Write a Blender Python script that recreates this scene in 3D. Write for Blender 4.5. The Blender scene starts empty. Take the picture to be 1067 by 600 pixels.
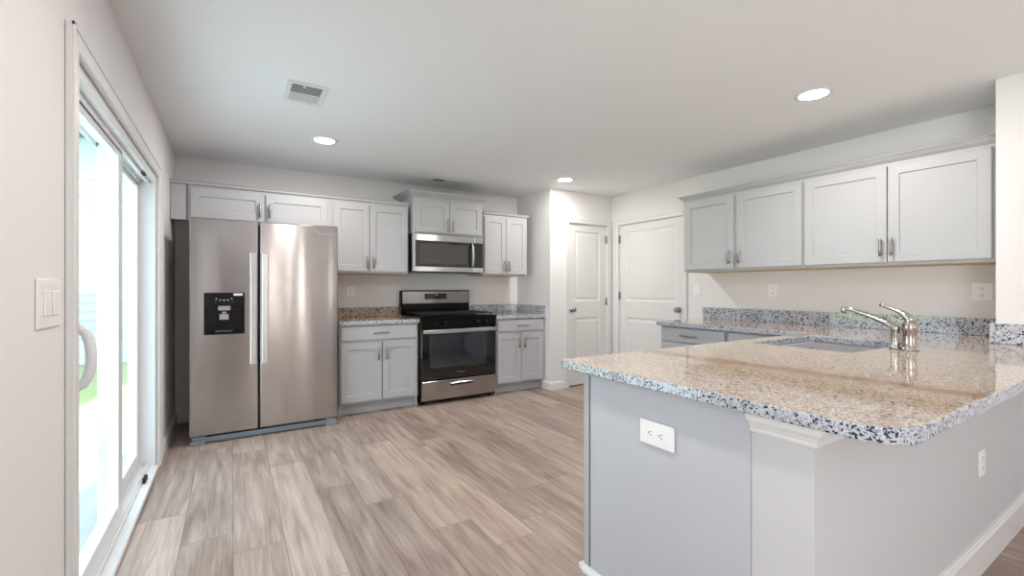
import bpy, bmesh, math, random
from mathutils import Vector, Matrix
R = math.radians
PI = math.pi
random.seed(4)
scene = bpy.context.scene
col = scene.collection

# ---------------------------------------------------------------- camera, world, lights, exposure
def lin(c):
    return tuple(((v/255)/12.92 if v/255 <= 0.04045 else ((v/255+0.055)/1.055)**2.4) for v in c) + (1.0,)

cam_d = bpy.data.cameras.new('camera'); cam = bpy.data.objects.new('camera', cam_d); col.objects.link(cam)
cam.location = (0, 0, 1.235); cam.rotation_euler = (R(90), 0, R(-32))
cam_d.sensor_width = 36; cam_d.lens = 467/1067*36; cam_d.clip_start = 0.05
scene.camera = cam
scene.view_settings.view_transform = 'Standard'
scene.view_settings.look = 'None'
scene.view_settings.gamma = 1
scene.view_settings.use_curve_mapping = False
scene.view_settings.exposure = 0.76

world = bpy.data.worlds.new('sky'); scene.world = world; world.use_nodes = True
wn = world.node_tree.nodes; wl = world.node_tree.links; wn.clear()
wo = wn.new('ShaderNodeOutputWorld'); wb = wn.new('ShaderNodeBackground')
wb.inputs['Color'].default_value = (0.90, 0.93, 1.0, 1); wb.inputs['Strength'].default_value = 2.4
wl.new(wb.outputs[0], wo.inputs[0])

def area(name, loc, rot, sx, sy, power, color, shape='RECTANGLE', spread=180):
    l = bpy.data.lights.new(name, 'AREA'); l.shape = shape; l.size = sx; l.size_y = sy
    l.energy = power; l.color = color; l.spread = R(spread)
    o = bpy.data.objects.new(name, l); col.objects.link(o); o.location = loc; o.rotation_euler = rot
    return o
sun_d = bpy.data.lights.new('sun', 'SUN'); sun_d.energy = 11; sun_d.angle = R(2); sun_d.color = (1, .97, .9)
sun = bpy.data.objects.new('sun', sun_d); col.objects.link(sun); sun.rotation_euler = (R(-42), R(9), 0)
# added area lights at living-area windows out of view behind the camera (the window openings are in wall_rear and wall_left)
WINS = [(0.80, 1.0), (1.48, 1.72), (2.35, 2.5)]  # narrow windows, sized and placed for streaks on the refrigerator
WPOW = 36
for i, (a, b) in enumerate(WINS):
    area('window_daylight', ((a+b)/2, -4.66, 1.35), (R(90), 0, 0), b-a, 1.7, WPOW*(b-a), (1.0, 0.87, 0.76))  # warm lights added to streak the refrigerator doors
area('window_daylight_side', (-1.32, -1.5, .95), (0, R(-140), 0), 1.7, 1.8, 75, (0.92, 0.95, 1.0))  # added fill outside the wall, tilted up to brighten the ceiling

# ---------------------------------------------------------------- helpers
class MB:
    def __init__(s): s.bm = bmesh.new()
    def _new(s, fn):
        n = len(s.bm.verts); fn(); s.bm.verts.ensure_lookup_table()
        return s.bm.verts[n:]
    def box(s, x0, x1, y0, y1, z0, z1, bev=0, mi=0, seg=1):
        b = bmesh.new()
        bmesh.ops.create_cube(b, size=1)
        for v in b.verts:
            v.co = Vector(((x0+x1)/2+v.co.x*(x1-x0), (y0+y1)/2+v.co.y*(y1-y0), (z0+z1)/2+v.co.z*(z1-z0)))
        if bev: bmesh.ops.bevel(b, geom=list(b.edges), offset=bev, segments=seg, affect='EDGES', profile=.5)
        return s.merge(b, mi)
    def merge(s, b, mi=0, smooth=False):
        b.verts.index_update(); vs = [s.bm.verts.new(v.co) for v in b.verts]
        for f in b.faces:
            try: nf = s.bm.faces.new([vs[v.index] for v in f.verts])
            except ValueError: continue
            nf.material_index = mi; nf.smooth = smooth or f.smooth
        b.free(); return s
    def cyl(s, p0, p1, r0, r1=None, n=24, mi=0, bev=0):
        r1 = r0 if r1 is None else r1
        p0 = Vector(p0); p1 = Vector(p1); d = p1-p0
        prof = [(0, 0), (r0, 0), (r1, d.length), (0, d.length)]
        if bev: prof = [(0, 0), (r0-bev, 0), (r0, bev), (r1, d.length-bev), (r1-bev, d.length), (0, d.length)]
        return s.lathe(prof, p0, d, n, mi)
    def lathe(s, prof, p0, axis, n=24, mi=0, sharp=40):
        axis = Vector(axis).normalized(); p0 = Vector(p0)
        q = axis.to_track_quat('Z', 'Y'); rings = []
        b = bmesh.new()
        for r, z in prof:
            if r < 1e-6: rings.append([b.verts.new(p0+axis*z)])
            else: rings.append([b.verts.new(p0+q@Vector((r*math.cos(2*PI*i/n), r*math.sin(2*PI*i/n), z))) for i in range(n)])
        for A, B in zip(rings, rings[1:]):
            for i in range(n):
                j = (i+1) % n
                if len(A) == 1 and len(B) == 1: break
                if len(A) == 1: f = b.faces.new((A[0], B[i], B[j]))
                elif len(B) == 1: f = b.faces.new((A[i], B[0], A[j]))
                else: f = b.faces.new((A[i], B[i], B[j], A[j]))
                f.smooth = True
        bmesh.ops.recalc_face_normals(b, faces=b.faces)
        return s.merge(b, mi)
    def tube(s, pts, radii, n=16, mi=0, flat=1.0):
        pts = [Vector(p) for p in pts]
        if not isinstance(radii, (list, tuple)): radii = [radii]*len(pts)
        b = bmesh.new(); rings = []
        up = Vector((0, 0, 1)); prev = None
        for i, p in enumerate(pts):
            t = (pts[min(i+1, len(pts)-1)]-pts[max(i-1, 0)]).normalized()
            if prev is None:
                a = up if abs(t.z) < .9 else Vector((1, 0, 0))
                u = t.cross(a).normalized()
            else: u = (prev-t*prev.dot(t)).normalized()
            prev = u; w = t.cross(u)
            rings.append([b.verts.new(p+u*radii[i]*math.cos(2*PI*k/n)+w*radii[i]*flat*math.sin(2*PI*k/n)) for k in range(n)])
        for A, B in zip(rings, rings[1:]):
            for k in range(n):
                f = b.faces.new((A[k], B[k], B[(k+1) % n], A[(k+1) % n])); f.smooth = True
        b.faces.new(rings[0]); b.faces.new(rings[-1])
        bmesh.ops.recalc_face_normals(b, faces=b.faces)
        return s.merge(b, mi)
    def sweep(s, prof, path, mi=0):
        """prof: closed list of (out, z); path: XY points; out is to the RIGHT of travel; mitred corners"""
        P = [Vector((p[0], p[1])) for p in path]; rings = []; b = bmesh.new()
        for i, p in enumerate(P):
            ns = []
            if i > 0: d = (P[i]-P[i-1]).normalized(); ns.append(Vector((d.y, -d.x)))
            if i < len(P)-1: d = (P[i+1]-P[i]).normalized(); ns.append(Vector((d.y, -d.x)))
            if len(ns) == 2: m = (ns[0]+ns[1]); m = m/(m.dot(ns[0]))
            else: m = ns[0]
            rings.append([b.verts.new((p.x+m.x*o, p.y+m.y*o, z)) for o, z in prof])
        n = len(prof)
        for A, B in zip(rings, rings[1:]):
            for k in range(n): b.faces.new((A[k], B[k], B[(k+1) % n], A[(k+1) % n]))
        b.faces.new(rings[0]); b.faces.new(rings[-1])
        bmesh.ops.recalc_face_normals(b, faces=b.faces)
        return s.merge(b, mi)
    def shaker(s, x0, x1, z0, z1, y, t=.02, fr=.062, rec=.010, mi=0):
        """front faces -Y, front plane at y, back at y+t"""
        b = bmesh.new()
        def ring(i, yy): return [b.verts.new((x0+i, yy, z0+i)), b.verts.new((x1-i, yy, z0+i)), b.verts.new((x1-i, yy, z1-i)), b.verts.new((x0+i, yy, z1-i))]
        rs = [ring(0, y+t), ring(0, y+.0025), ring(.0025, y), ring(fr, y), ring(fr+.004, y+rec), ]
        for A, B in zip(rs, rs[1:]):
            for k in range(4): b.faces.new((A[k], A[(k+1) % 4], B[(k+1) % 4], B[k]))
        b.faces.new(rs[-1]); b.faces.new(rs[0])
        bmesh.ops.recalc_face_normals(b, faces=b.faces)
        return s.merge(b, mi)
    def raised(s, x0, x1, z0, z1, y, mi=0, d=.009):
        """moulded door panel on a plane at y facing -Y"""
        b = bmesh.new()
        def ring(i, yy): return [b.verts.new((x0+i, yy, z0+i)), b.verts.new((x1-i, yy, z0+i)), b.verts.new((x1-i, yy, z1-i)), b.verts.new((x0+i, yy, z1-i))]
        rs = [ring(0, y), ring(.012, y+d), ring(.028, y+d), ring(.05, y+.002)]
        for A, B in zip(rs, rs[1:]):
            for k in range(4): b.faces.new((A[k], A[(k+1) % 4], B[(k+1) % 4], B[k]))
        b.faces.new(rs[-1])
        return s.merge(b, mi)
    def build(s, name, mats, parent=None, kind=None, label=None, cat=None, group=None):
        me = bpy.data.meshes.new(name)
        s.bm.normal_update(); s.bm.to_mesh(me); s.bm.free()
        for m in (mats if isinstance(mats, (list, tuple)) else [mats]): me.materials.append(m)
        o = bpy.data.objects.new(name, me); col.objects.link(o)
        if parent: o.parent = parent
        if kind: o['kind'] = kind
        if label: o['label'] = label
        if cat: o['category'] = cat
        if group: o['group'] = group
        return o

def thing(name, label, cat, loc=(0, 0, 0), rz=0, group=None):
    o = bpy.data.objects.new(name, None); col.objects.link(o); o.empty_display_size = .1
    o.location = loc; o.rotation_euler = (0, 0, R(rz)); o['label'] = label; o['category'] = cat
    if group: o['group'] = group
    return o

def copy_tree(src, loc, rz, label):
    def cp(o, parent):
        c = o.copy(); col.objects.link(c); c.parent = parent
        for ch in [x for x in kids if x.parent == o]: cp(ch, c)
        return c
    kids = list(src.children_recursive)
    r = cp(src, None); r.location = loc; r.rotation_euler = (0, 0, R(rz)); r['label'] = label
    return r

def text(body, name, size, loc, rot, mat, parent, ext=.0005):
    c = bpy.data.curves.new(name, 'FONT'); c.body = body; c.size = size; c.extrude = ext
    c.align_x = 'CENTER'; c.align_y = 'CENTER'; c.materials.append(mat)
    tmp = bpy.data.objects.new(name, c); col.objects.link(tmp)
    me = bpy.data.meshes.new_from_object(tmp.evaluated_get(bpy.context.evaluated_depsgraph_get())); bpy.data.objects.remove(tmp)
    o = bpy.data.objects.new(name, me); col.objects.link(o)
    o.parent = parent; o.location = loc; o.rotation_euler = rot
    return o

# ---------------------------------------------------------------- materials
def mat(name, color, rough=.5, metal=0, spec=.5, bump=0, bscale=200, **kw):
    m = bpy.data.materials.new(name); m.use_nodes = True
    n = m.node_tree.nodes; l = m.node_tree.links; b = n['Principled BSDF']
    c = lin(color) if max(color) > 1.001 else tuple(color)+(1,)
    b.inputs['Base Color'].default_value = c
    b.inputs['Roughness'].default_value = rough; b.inputs['Metallic'].default_value = metal
    b.inputs['Specular IOR Level'].default_value = spec
    tc = n.new('ShaderNodeTexCoord')
    if bump:
        ns = n.new('ShaderNodeTexNoise'); ns.inputs['Scale'].default_value = bscale; ns.inputs['Detail'].default_value = 3
        l.new(tc.outputs['Object'], ns.inputs['Vector'])
        bp = n.new('ShaderNodeBump'); bp.inputs['Strength'].default_value = bump; bp.inputs['Distance'].default_value = .002
        l.new(ns.outputs['Fac'], bp.inputs['Height']); l.new(bp.outputs['Normal'], b.inputs['Normal'])
    for k, v in kw.items(): b.inputs[k].default_value = v
    return m

M = {}
M['wall'] = mat('greige wall paint', (238, 235, 235), .75, spec=.25, bump=.15, bscale=350)
M['ceil'] = mat('ceiling paint', (246, 246, 248), .85, spec=.2, bump=.25, bscale=120)
M['white'] = mat('white semigloss trim', (233, 233, 232), .38, bump=.05, bscale=60)
M['vinyl'] = mat('white vinyl', (236, 238, 240), .35, bump=.03, bscale=60)
M['half'] = mat('peninsula wall paint', (210, 209, 211), .7, spec=.25, bump=.15, bscale=350)  # same paint as the walls, darkened to carry the shade here
M['door'] = mat('white door paint', (231, 231, 229), .42, bump=.08, bscale=90)
M['cab'] = mat('light grey cabinet paint', (187, 188, 191), .42, bump=.05, bscale=80)
M['panel'] = mat('grey peninsula end panel', (198, 201, 208), .42, bump=.05, bscale=80)  # same cabinet paint with bluish daylight mixed into its colour
M['gapdark'] = mat('cabinet interior', (120, 120, 118), .8, bump=.05)
M['under'] = mat('bare maple cabinet underside', (205, 178, 135), .6, bump=.1, bscale=60)
M['plate'] = mat('white plastic', (250, 250, 250), .3, bump=.02)
M['slot'] = mat('dark slot', (40, 40, 42), .6, bump=.02)
M['nickel'] = mat('brushed nickel', (158, 156, 154), .3, 1, bump=.05, bscale=400)
M['chrome'] = mat('polished faucet nickel', (186, 180, 172), .09, 1, bump=.01)
M['black'] = mat('black enamel', (9, 9, 10), .16, spec=.3, bump=.03, bscale=90)
M['blackglass'] = mat('black oven glass', (10, 10, 12), .04, bump=.0, spec=.9)
M['iron'] = mat('cast iron grate', (22, 22, 23), .6, bump=.4, bscale=300)
M['grill'] = mat('fridge base grille plastic', (135, 144, 152), .4, bump=.05)
M['fridgeside'] = mat('fridge side paint', (92, 94, 97), .45, bump=.2, bscale=400)
M['ventdark'] = mat('duct interior', (62, 62, 64), .8, bump=.1)
M['label'] = mat('white sticker', (228, 230, 232), .5, bump=.02)
M['screen'] = mat('display glass', (20, 24, 28), .08, bump=.0)
M['pebble'] = mat('printed grey marking', (150, 150, 152), .5, bump=.02)
M['wood_sill'] = mat('oak threshold', (203, 178, 152), .5, bump=.1, bscale=60)
M['sash'] = mat('grey track', (172, 176, 184), .35, bump=.05)

def stainless(name, color, rough=.16, tint=None):
    m = mat(name, color, rough, 1)
    n = m.node_tree.nodes; l = m.node_tree.links; b = n['Principled BSDF']
    b.inputs['Anisotropic'].default_value = .93
    cx = n.new('ShaderNodeCombineXYZ'); cx.inputs[2].default_value = 1
    l.new(cx.outputs[0], b.inputs['Tangent'])
    tc = n['Texture Coordinate'] if 'Texture Coordinate' in n else n.new('ShaderNodeTexCoord')
    mp = n.new('ShaderNodeMapping'); mp.inputs['Scale'].default_value = (2, 2, 900)
    l.new(tc.outputs['Object'], mp.inputs[0])
    ns = n.new('ShaderNodeTexNoise'); ns.inputs['Scale'].default_value = 1; ns.inputs['Detail'].default_value = 2
    l.new(mp.outputs[0], ns.inputs['Vector'])
    # slight oil-canning of the sheet so the reflections waver
    mp2 = n.new('ShaderNodeMapping'); mp2.inputs['Scale'].default_value = (4, 4, .35); l.new(tc.outputs['Object'], mp2.inputs[0])
    n2 = n.new('ShaderNodeTexNoise'); n2.inputs['Scale'].default_value = 1; n2.inputs['Detail'].default_value = 1
    l.new(mp2.outputs[0], n2.inputs['Vector'])
    ad = n.new('ShaderNodeMath'); ad.operation = 'MULTIPLY_ADD'; ad.inputs[1].default_value = .008
    l.new(ns.outputs['Fac'], ad.inputs[0]); l.new(n2.outputs['Fac'], ad.inputs[2])
    bp = n.new('ShaderNodeBump'); bp.inputs['Strength'].default_value = .12; bp.inputs['Distance'].default_value = .04
    l.new(ad.outputs[0], bp.inputs['Height']); l.new(bp.outputs['Normal'], b.inputs['Normal'])
    return m
M['steel'] = stainless('brushed stainless steel', (174, 170, 168))
M['steel2'] = stainless('bright stainless trim', (205, 204, 204), .22)
M['sinksteel'] = mat('sink steel', (210, 212, 216), .07, 1, bump=.35, bscale=14)

def granite(name, base, warm, warmamt, dark, darkth, scale=1.0, vein=False, rough=.06, cool=(150, 156, 168)):
    m = bpy.data.materials.new(name); m.use_nodes = True
    n = m.node_tree.nodes; l = m.node_tree.links; b = n['Principled BSDF']
    b.inputs['Roughness'].default_value = rough; b.inputs['Specular IOR Level'].default_value = .75
    tc = n.new('ShaderNodeTexCoord')
    def noise(s, d=3, off=0):
        mp = n.new('ShaderNodeMapping'); mp.inputs['Location'].default_value = (off, off*1.7, off*.3)
        l.new(tc.outputs['Object'], mp.inputs[0])
        x = n.new('ShaderNodeTexNoise'); x.inputs['Scale'].default_value = s*scale; x.inputs['Detail'].default_value = d
        l.new(mp.outputs[0], x.inputs['Vector']); return x.outputs['Fac']
    def ramp(src, p0, p1):
        r = n.new('ShaderNodeMapRange'); r.inputs['From Min'].default_value = p0; r.inputs['From Max'].default_value = p1
        r.clamp = True; l.new(src, r.inputs['Value']); return r.outputs['Result']
    def mix(fac, a, c):
        x = n.new('ShaderNodeMix'); x.data_type = 'RGBA'
        if hasattr(fac, 'links') or not isinstance(fac, float): l.new(fac, x.inputs['Factor'])
        else: x.inputs['Factor'].default_value = fac
        for i, v in ((6, a), (7, c)):
            if isinstance(v, tuple): x.inputs[i].default_value = lin(v)
            else: l.new(v, x.inputs[i])
        return x.outputs[2]
    vo = n.new('ShaderNodeTexVoronoi'); vo.inputs['Scale'].default_value = 130*scale; l.new(tc.outputs['Object'], vo.inputs['Vector'])
    sep = n.new('ShaderNodeSeparateColor'); l.new(vo.outputs['Color'], sep.inputs[0])
    c = mix(ramp(sep.outputs[0], 1-warmamt-.05, 1-warmamt+.05), base, warm)
    c = mix(ramp(noise(55, 2, 3), .52, .60), c, cool)
    c = mix(ramp(noise(75, 2, 9), .60, .66), c, tuple(min(255, int(v*1.08)) for v in base))
    vo2 = n.new('ShaderNodeTexVoronoi'); vo2.inputs['Scale'].default_value = 85*scale; l.new(tc.outputs['Object'], vo2.inputs['Vector'])
    s2 = n.new('ShaderNodeSeparateColor'); l.new(vo2.outputs['Color'], s2.inputs[0])
    cl = noise(22, 2, 20)
    ma = n.new('ShaderNodeMath'); ma.operation = 'MULTIPLY_ADD'; ma.inputs[1].default_value = .5
    l.new(cl, ma.inputs[0]); l.new(s2.outputs[1], ma.inputs[2])
    c = mix(ramp(ma.outputs[0], darkth, darkth+.03), c, dark)
    if vein:
        sx = n.new('ShaderNodeSeparateXYZ'); l.new(tc.outputs['Object'], sx.inputs[0])
        a1 = n.new('ShaderNodeMath'); a1.operation = 'MULTIPLY_ADD'; a1.inputs[1].default_value = vein[0]; a1.inputs[2].default_value = vein[1]
        l.new(sx.outputs[1], a1.inputs[0])
        a2 = n.new('ShaderNodeMath'); a2.operation = 'SUBTRACT'; l.new(sx.outputs[0], a2.inputs[0]); l.new(a1.outputs[0], a2.inputs[1])
        nn = noise(4, 4, 40)
        a3 = n.new('ShaderNodeMath'); a3.operation = 'MULTIPLY_ADD'; a3.inputs[1].default_value = .12; l.new(nn, a3.inputs[0]); l.new(a2.outputs[0], a3.inputs[2])
        a4 = n.new('ShaderNodeMath'); a4.operation = 'ADD'; a4.inputs[1].default_value = -.06; l.new(a3.outputs[0], a4.inputs[0])
        a5 = n.new('ShaderNodeMath'); a5.operation = 'ABSOLUTE'; l.new(a4.outputs[0], a5.inputs[0])
        r = n.new('ShaderNodeMapRange'); r.inputs['From Min'].default_value = .085; r.inputs['From Max'].default_value = .01
        r.inputs['To Max'].default_value = .85; l.new(a5.outputs[0], r.inputs['Value'])
        c = mix(r.outputs['Result'], c, (158, 112, 74))
    l.new(c, b.inputs['Base Color'])
    return m
VEIN = (-.08, 1.925)
M['gr_top'] = granite('polished granite, buff face', (212, 198, 182), (172, 138, 106), .38, (98, 88, 82), 1.17, scale=1.7, vein=VEIN, cool=(168, 162, 158))  # one stone throughout; the warm cast of light is in this colour
M['gr_cool'] = granite('polished granite, grey speckled', (192, 197, 207), (176, 172, 172), .22, (46, 50, 64), 1.06, scale=2.1)  # same stone for the edges, cool light painted in
M['gr_edge'] = M['gr_cool']
M['gr_cool'] = granite('polished granite, grey face', (204, 208, 216), (176, 172, 172), .22, (46, 50, 64), 1.06, scale=1.4)  # same stone again, its grey carries the cool light
M['gr_warm'] = granite('polished granite, brown speckled', (205, 190, 172), (190, 136, 86), .46, (72, 64, 62), 1.06, scale=1.1)  # same stone, warm light put into the brown

def floor_mat():
    m = bpy.data.materials.new('oak vinyl plank'); m.use_nodes = True
    n = m.node_tree.nodes; l = m.node_tree.links; b = n['Principled BSDF']
    at = n.new('ShaderNodeAttribute'); at.attribute_name = 'plank'   # r: tone, g: seed, b: warmth
    sp = n.new('ShaderNodeSeparateColor'); l.new(at.outputs['Color'], sp.inputs[0])
    tc = n.new('ShaderNodeTexCoord')
    cmb = n.new('ShaderNodeCombineXYZ')
    mu = n.new('ShaderNodeMath'); mu.operation = 'MULTIPLY'; mu.inputs[1].default_value = 37; l.new(sp.outputs[1], mu.inputs[0])
    l.new(mu.outputs[0], cmb.inputs[0]); l.new(mu.outputs[0], cmb.inputs[1])
    va = n.new('ShaderNodeVectorMath'); va.operation = 'ADD'; l.new(tc.outputs['Object'], va.inputs[0]); l.new(cmb.outputs[0], va.inputs[1])
    def noise(sc, s, d, dist=0):
        mp = n.new('ShaderNodeMapping'); mp.inputs['Scale'].default_value = sc; l.new(va.outputs[0], mp.inputs[0])
        x = n.new('ShaderNodeTexNoise'); x.inputs['Scale'].default_value = s; x.inputs['Detail'].default_value = d
        x.inputs['Distortion'].default_value = dist
        l.new(mp.outputs[0], x.inputs['Vector']); return x.outputs['Fac']
    g1 = noise((14, 1.1, 1), 1.2, 6, 1.2)       # broad cathedral grain
    g2 = noise((90, 2.5, 1), 1.5, 4)            # fine streaks
    g3 = noise((3.5, .9, 1), 1.6, 3, .8)        # blotches
    cr = n.new('ShaderNodeValToRGB'); e = cr.color_ramp.elements
    e[0].position = .25; e[0].color = lin((126, 110, 102)); e[1].position = .72; e[1].color = lin((200, 187, 177))
    x = e.new(.5); x.color = lin((168, 154, 145))
    def madd(a, k, c):
        q = n.new('ShaderNodeMath'); q.operation = 'MULTIPLY_ADD'; q.inputs[1].default_value = k; l.new(a, q.inputs[0])
        if isinstance(c, float): q.inputs[2].default_value = c
        else: l.new(c, q.inputs[2])
        return q.outputs[0]
    t = madd(g1, .62, -.065); t = madd(g2, .35, t); t = madd(g3, .35, t)
    t = madd(sp.outputs[0], .42, t)
    sb = n.new('ShaderNodeMath'); sb.operation = 'ADD'; sb.inputs[1].default_value = -.30; l.new(t, sb.inputs[0])
    l.new(sb.outputs[0], cr.inputs[0])
    mx = n.new('ShaderNodeMix'); mx.data_type = 'RGBA'; mx.blend_type = 'MULTIPLY'
    l.new(sp.outputs[2], mx.inputs['Factor']); l.new(cr.outputs[0], mx.inputs[6]); mx.inputs[7].default_value = (1.0, .90, .80, 1)
    l.new(mx.outputs[2], b.inputs['Base Color'])
    b.inputs['Roughness'].default_value = .42; b.inputs['Specular IOR Level'].default_value = .4
    bp = n.new('ShaderNodeBump'); bp.inputs['Strength'].default_value = .15; bp.inputs['Distance'].default_value = .001
    l.new(g2, bp.inputs['Height']); l.new(bp.outputs['Normal'], b.inputs['Normal'])
    return m
M['floor'] = floor_mat()
M['groove'] = mat('plank bevel shadow line', (96, 82, 72), .7, bump=.05)  # dark base colour showing in the plank joints

def glass_mat(name, tint, ior=1.5):
    m = bpy.data.materials.new(name); m.use_nodes = True
    n = m.node_tree.nodes; l = m.node_tree.links; n.clear()
    o = n.new('ShaderNodeOutputMaterial'); t = n.new('ShaderNodeBsdfTransparent'); t.inputs[0].default_value = tint
    g = n.new('ShaderNodeBsdfGlossy'); g.inputs['Roughness'].default_value = .01; g.inputs['Color'].default_value = (.85, .97, 1, 1)
    f = n.new('ShaderNodeFresnel'); f.inputs['IOR'].default_value = ior
    ge = n.new('ShaderNodeNewGeometry'); iv = n.new('ShaderNodeMath'); iv.operation = 'SUBTRACT'; iv.inputs[0].default_value = 1; l.new(ge.outputs['Backfacing'], iv.inputs[1])
    mu = n.new('ShaderNodeMath'); mu.operation = 'MULTIPLY'; l.new(f.outputs[0], mu.inputs[0]); l.new(iv.outputs[0], mu.inputs[1])
    x = n.new('ShaderNodeMixShader'); l.new(mu.outputs[0], x.inputs[0]); l.new(t.outputs[0], x.inputs[1]); l.new(g.outputs[0], x.inputs[2])
    l.new(x.outputs[0], o.inputs[0]); return m
M['glass'] = glass_mat('door glass', (.84, .93, .96, 1))
def emit(name, color, s):
    m = bpy.data.materials.new(name); m.use_nodes = True; b = m.node_tree.nodes['Principled BSDF']
    b.inputs['Base Color'].default_value = (1, 1, 1, 1)
    b.inputs['Emission Color'].default_value = color; b.inputs['Emission Strength'].default_value = s; return m
M['lamp'] = emit('lit led lens', (1, .95, .88, 1), 9)

# ---------------------------------------------------------------- room dimensions
XL, XR, YB, H = -.44, 4.29, 5.10, 2.448
PX, PY = 3.27, 4.36          # pantry corner
XN, YN = 3.77, .72           # thicker wall to the right of the peninsula
YR = -4.6                    # rear wall of the living area
T = .15

# floor: planks laid along Y
def make_floor():
    m = MB(); bm = m.bm; lay = bm.loops.layers.float_color.new('plank')
    rnd = random.Random(11); w = .215; L = 1.47
    fixed = {  # column index from X=1.295 downwards : (joint Y, {row: tone})
        0: (3.33, {0: .66, -1: .45}),     # 1.08 - 1.295
        1: (2.15, {0: .35, 1: .66, -1: .55}),
        2: (2.60, {0: .35, 1: .42, -1: .40}),
        3: (2.95, {0: .22, 1: .35, -1: .30}),
        4: (3.50, {0: .64, 1: .45, -1: .64}),
        5: (2.45, {0: .45, 1: .40, -1: .55}),
        6: (2.66, {0: .25, 1: .38, -1: .22}),
        7: (3.03, {0: .74, 1: .40, -1: .74}),
        -1: (2.00, {0: .42, 1: .42}), -2: (2.30, {0: .38, 1: .5}), -3: (3.8, {-1: .52, 0: .35}), -4: (3.0, {0: .6, -1: .3}),
    }
    i0 = -14; i1 = 8
    for i in range(i0, i1+1):
        xa = max(1.295-w*(i+1), XL-T); xb = min(1.295-w*i, XR+T)
        if xb-xa < .01: continue
        joint, tones = fixed.get(i, (rnd.uniform(0, L), {}))
        n0 = int((YR-T-joint)//L)-1
        for k in range(n0, 9):
            # row k>=1 lies beyond the joint, k=0 on the near side
            ya, yb = joint+(k-1)*L, joint+k*L
            ya = max(ya, YR-T); yb = min(yb, YB+T)
            if yb-ya < .01: continue
            if k == 1: tone = tones.get(1, rnd.uniform(.3, .6))
            elif k == 0: tone = tones.get(0, rnd.uniform(.3, .6))
            else: tone = tones.get(k, rnd.uniform(.25, .65))
            warm = .40+.35*rnd.random() if i < 2 else .15+.3*rnd.random()
            seed = rnd.random(); g = .0009
            def quad(a, b, c, d, mi, z=0.0):
                f = bm.faces.new([bm.verts.new((x, y, z)) for x, y in (a, b, c, d)]); f.material_index = mi
                for lo in f.loops: lo[lay] = (tone, seed, warm, 1)
            quad((xa+g, ya+g), (xb-g, ya+g), (xb-g, yb-g), (xa+g, yb-g), 0)
    m.box(XL-T, XR+T, YR-T, YB+T, -.12, -.0012, mi=1)
    o = m.build('floor', [M['floor'], M['groove']], kind='structure')
    return o
make_floor()
MB().box(XL-T, XR+T, YR-T, YB+T, H, H+.15).build('ceiling', M['ceil'], kind='structure')
DY0, DY1, DZ = 1.98, 3.90, 2.0      # sliding door opening
m = MB()
m.box(XL-T, XL, -.6, DY0, 0, H).box(XL-T, XL, DY0, DY1, DZ, H).box(XL-T, XL, DY1, YB, 0, H)
m.box(XL-T, XL, YR, -2.4, 0, H).box(XL-T, XL, -2.4, -.6, 0, .5).box(XL-T, XL, -2.4, -.6, 2.2, H)
m.build('wall_left', M['wall'], kind='structure')
MB().box(XL-T, XR+T, YB, YB+T, 0, H).build('wall_back', M['wall'], kind='structure')
D2a, D2b = 3.24, 4.225              # door 2 opening in the right wall
m = MB(); m.box(XR, XR+T, YN, D2a, 0, H).box(XR, XR+T, D2a, D2b, 2.05, H).box(XR, XR+T, D2b, YB, 0, H)
m.build('wall_right', M['wall'], kind='structure')
MB().box(XN, XR+T, YR, YN, 0, H).build('wall_right_near', M['wall'], kind='structure')
D1a, D1b = 3.55, 4.20
m = MB(); m.box(PX, D1a, PY, PY+.12, 0, H).box(D1a, D1b, PY, PY+.12, 2.05, H).box(D1b, XR, PY, PY+.12, 0, H).box(PX, PX+.12, PY+.12, YB, 0, H)
m.build('wall_pantry', M['wall'], kind='structure')
m = MB(); xs = XL-T
for a, b in WINS: m.box(xs, a, YR-T, YR, 0, H); m.box(a, b, YR-T, YR, 0, .5); m.box(a, b, YR-T, YR, 2.2, H); xs = b
m.box(xs, XR+T, YR-T, YR, 0, H)
m.build('wall_rear', M['wall'], kind='structure')
for i, (a, b) in enumerate(WINS):
    m = MB(); y = YR-.05
    m.box(a, a+.05, y-.04, y, .5, 2.2).box(b-.05, b, y-.04, y, .5, 2.2).box(a+.05, b-.05, y-.04, y, .5, .55).box(a+.05, b-.05, y-.04, y, 2.15, 2.2).box(a+.05, b-.05, y-.04, y, 1.33, 1.37)
    m.build('window_%d' % (i+1), M['vinyl'], kind='structure')
m = MB(); x = XL-.05
m.box(x-.04, x, -2.4, -2.35, .5, 2.2).box(x-.04, x, -.65, -.6, .5, 2.2).box(x-.04, x, -2.35, -.65, .5, .55).box(x-.04, x, -2.35, -.65, 2.15, 2.2).box(x-.04, x, -2.35, -.65, 1.33, 1.37).box(x-.04, x, -1.52, -1.47, .55, 2.15)
m.build('window_4', M['vinyl'], kind='structure')  # unseen side window, added to let in fill light

# baseboards
def bprof(h, t=.016): return [(0, 0), (t, 0), (t, h-.022), (t-.006, h-.012), (t-.006, h-.006), (t-.011, h), (0, h)]
E1 = .0004
MB().sweep(bprof(.095), [(XL+E1, 5.1), (XL+E1, 3.985)][::-1]).build('baseboard_left', M['white'], kind='structure')
MB().sweep(bprof(.095), [(XL+.017, YB-E1), (-.05, YB-E1)]).build('baseboard_back', M['white'], kind='structure')
MB().sweep(bprof(.095), [(PX-E1, 4.57), (PX-E1, PY-E1), (3.485, PY-E1)]).build('baseboard_pantry', M['white'], kind='structure')
MB().sweep(bprof(.095), [(XL+E1, -4.5), (XL+E1, 1.905)]).build('baseboard_left_near', M['white'], kind='structure')

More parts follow.
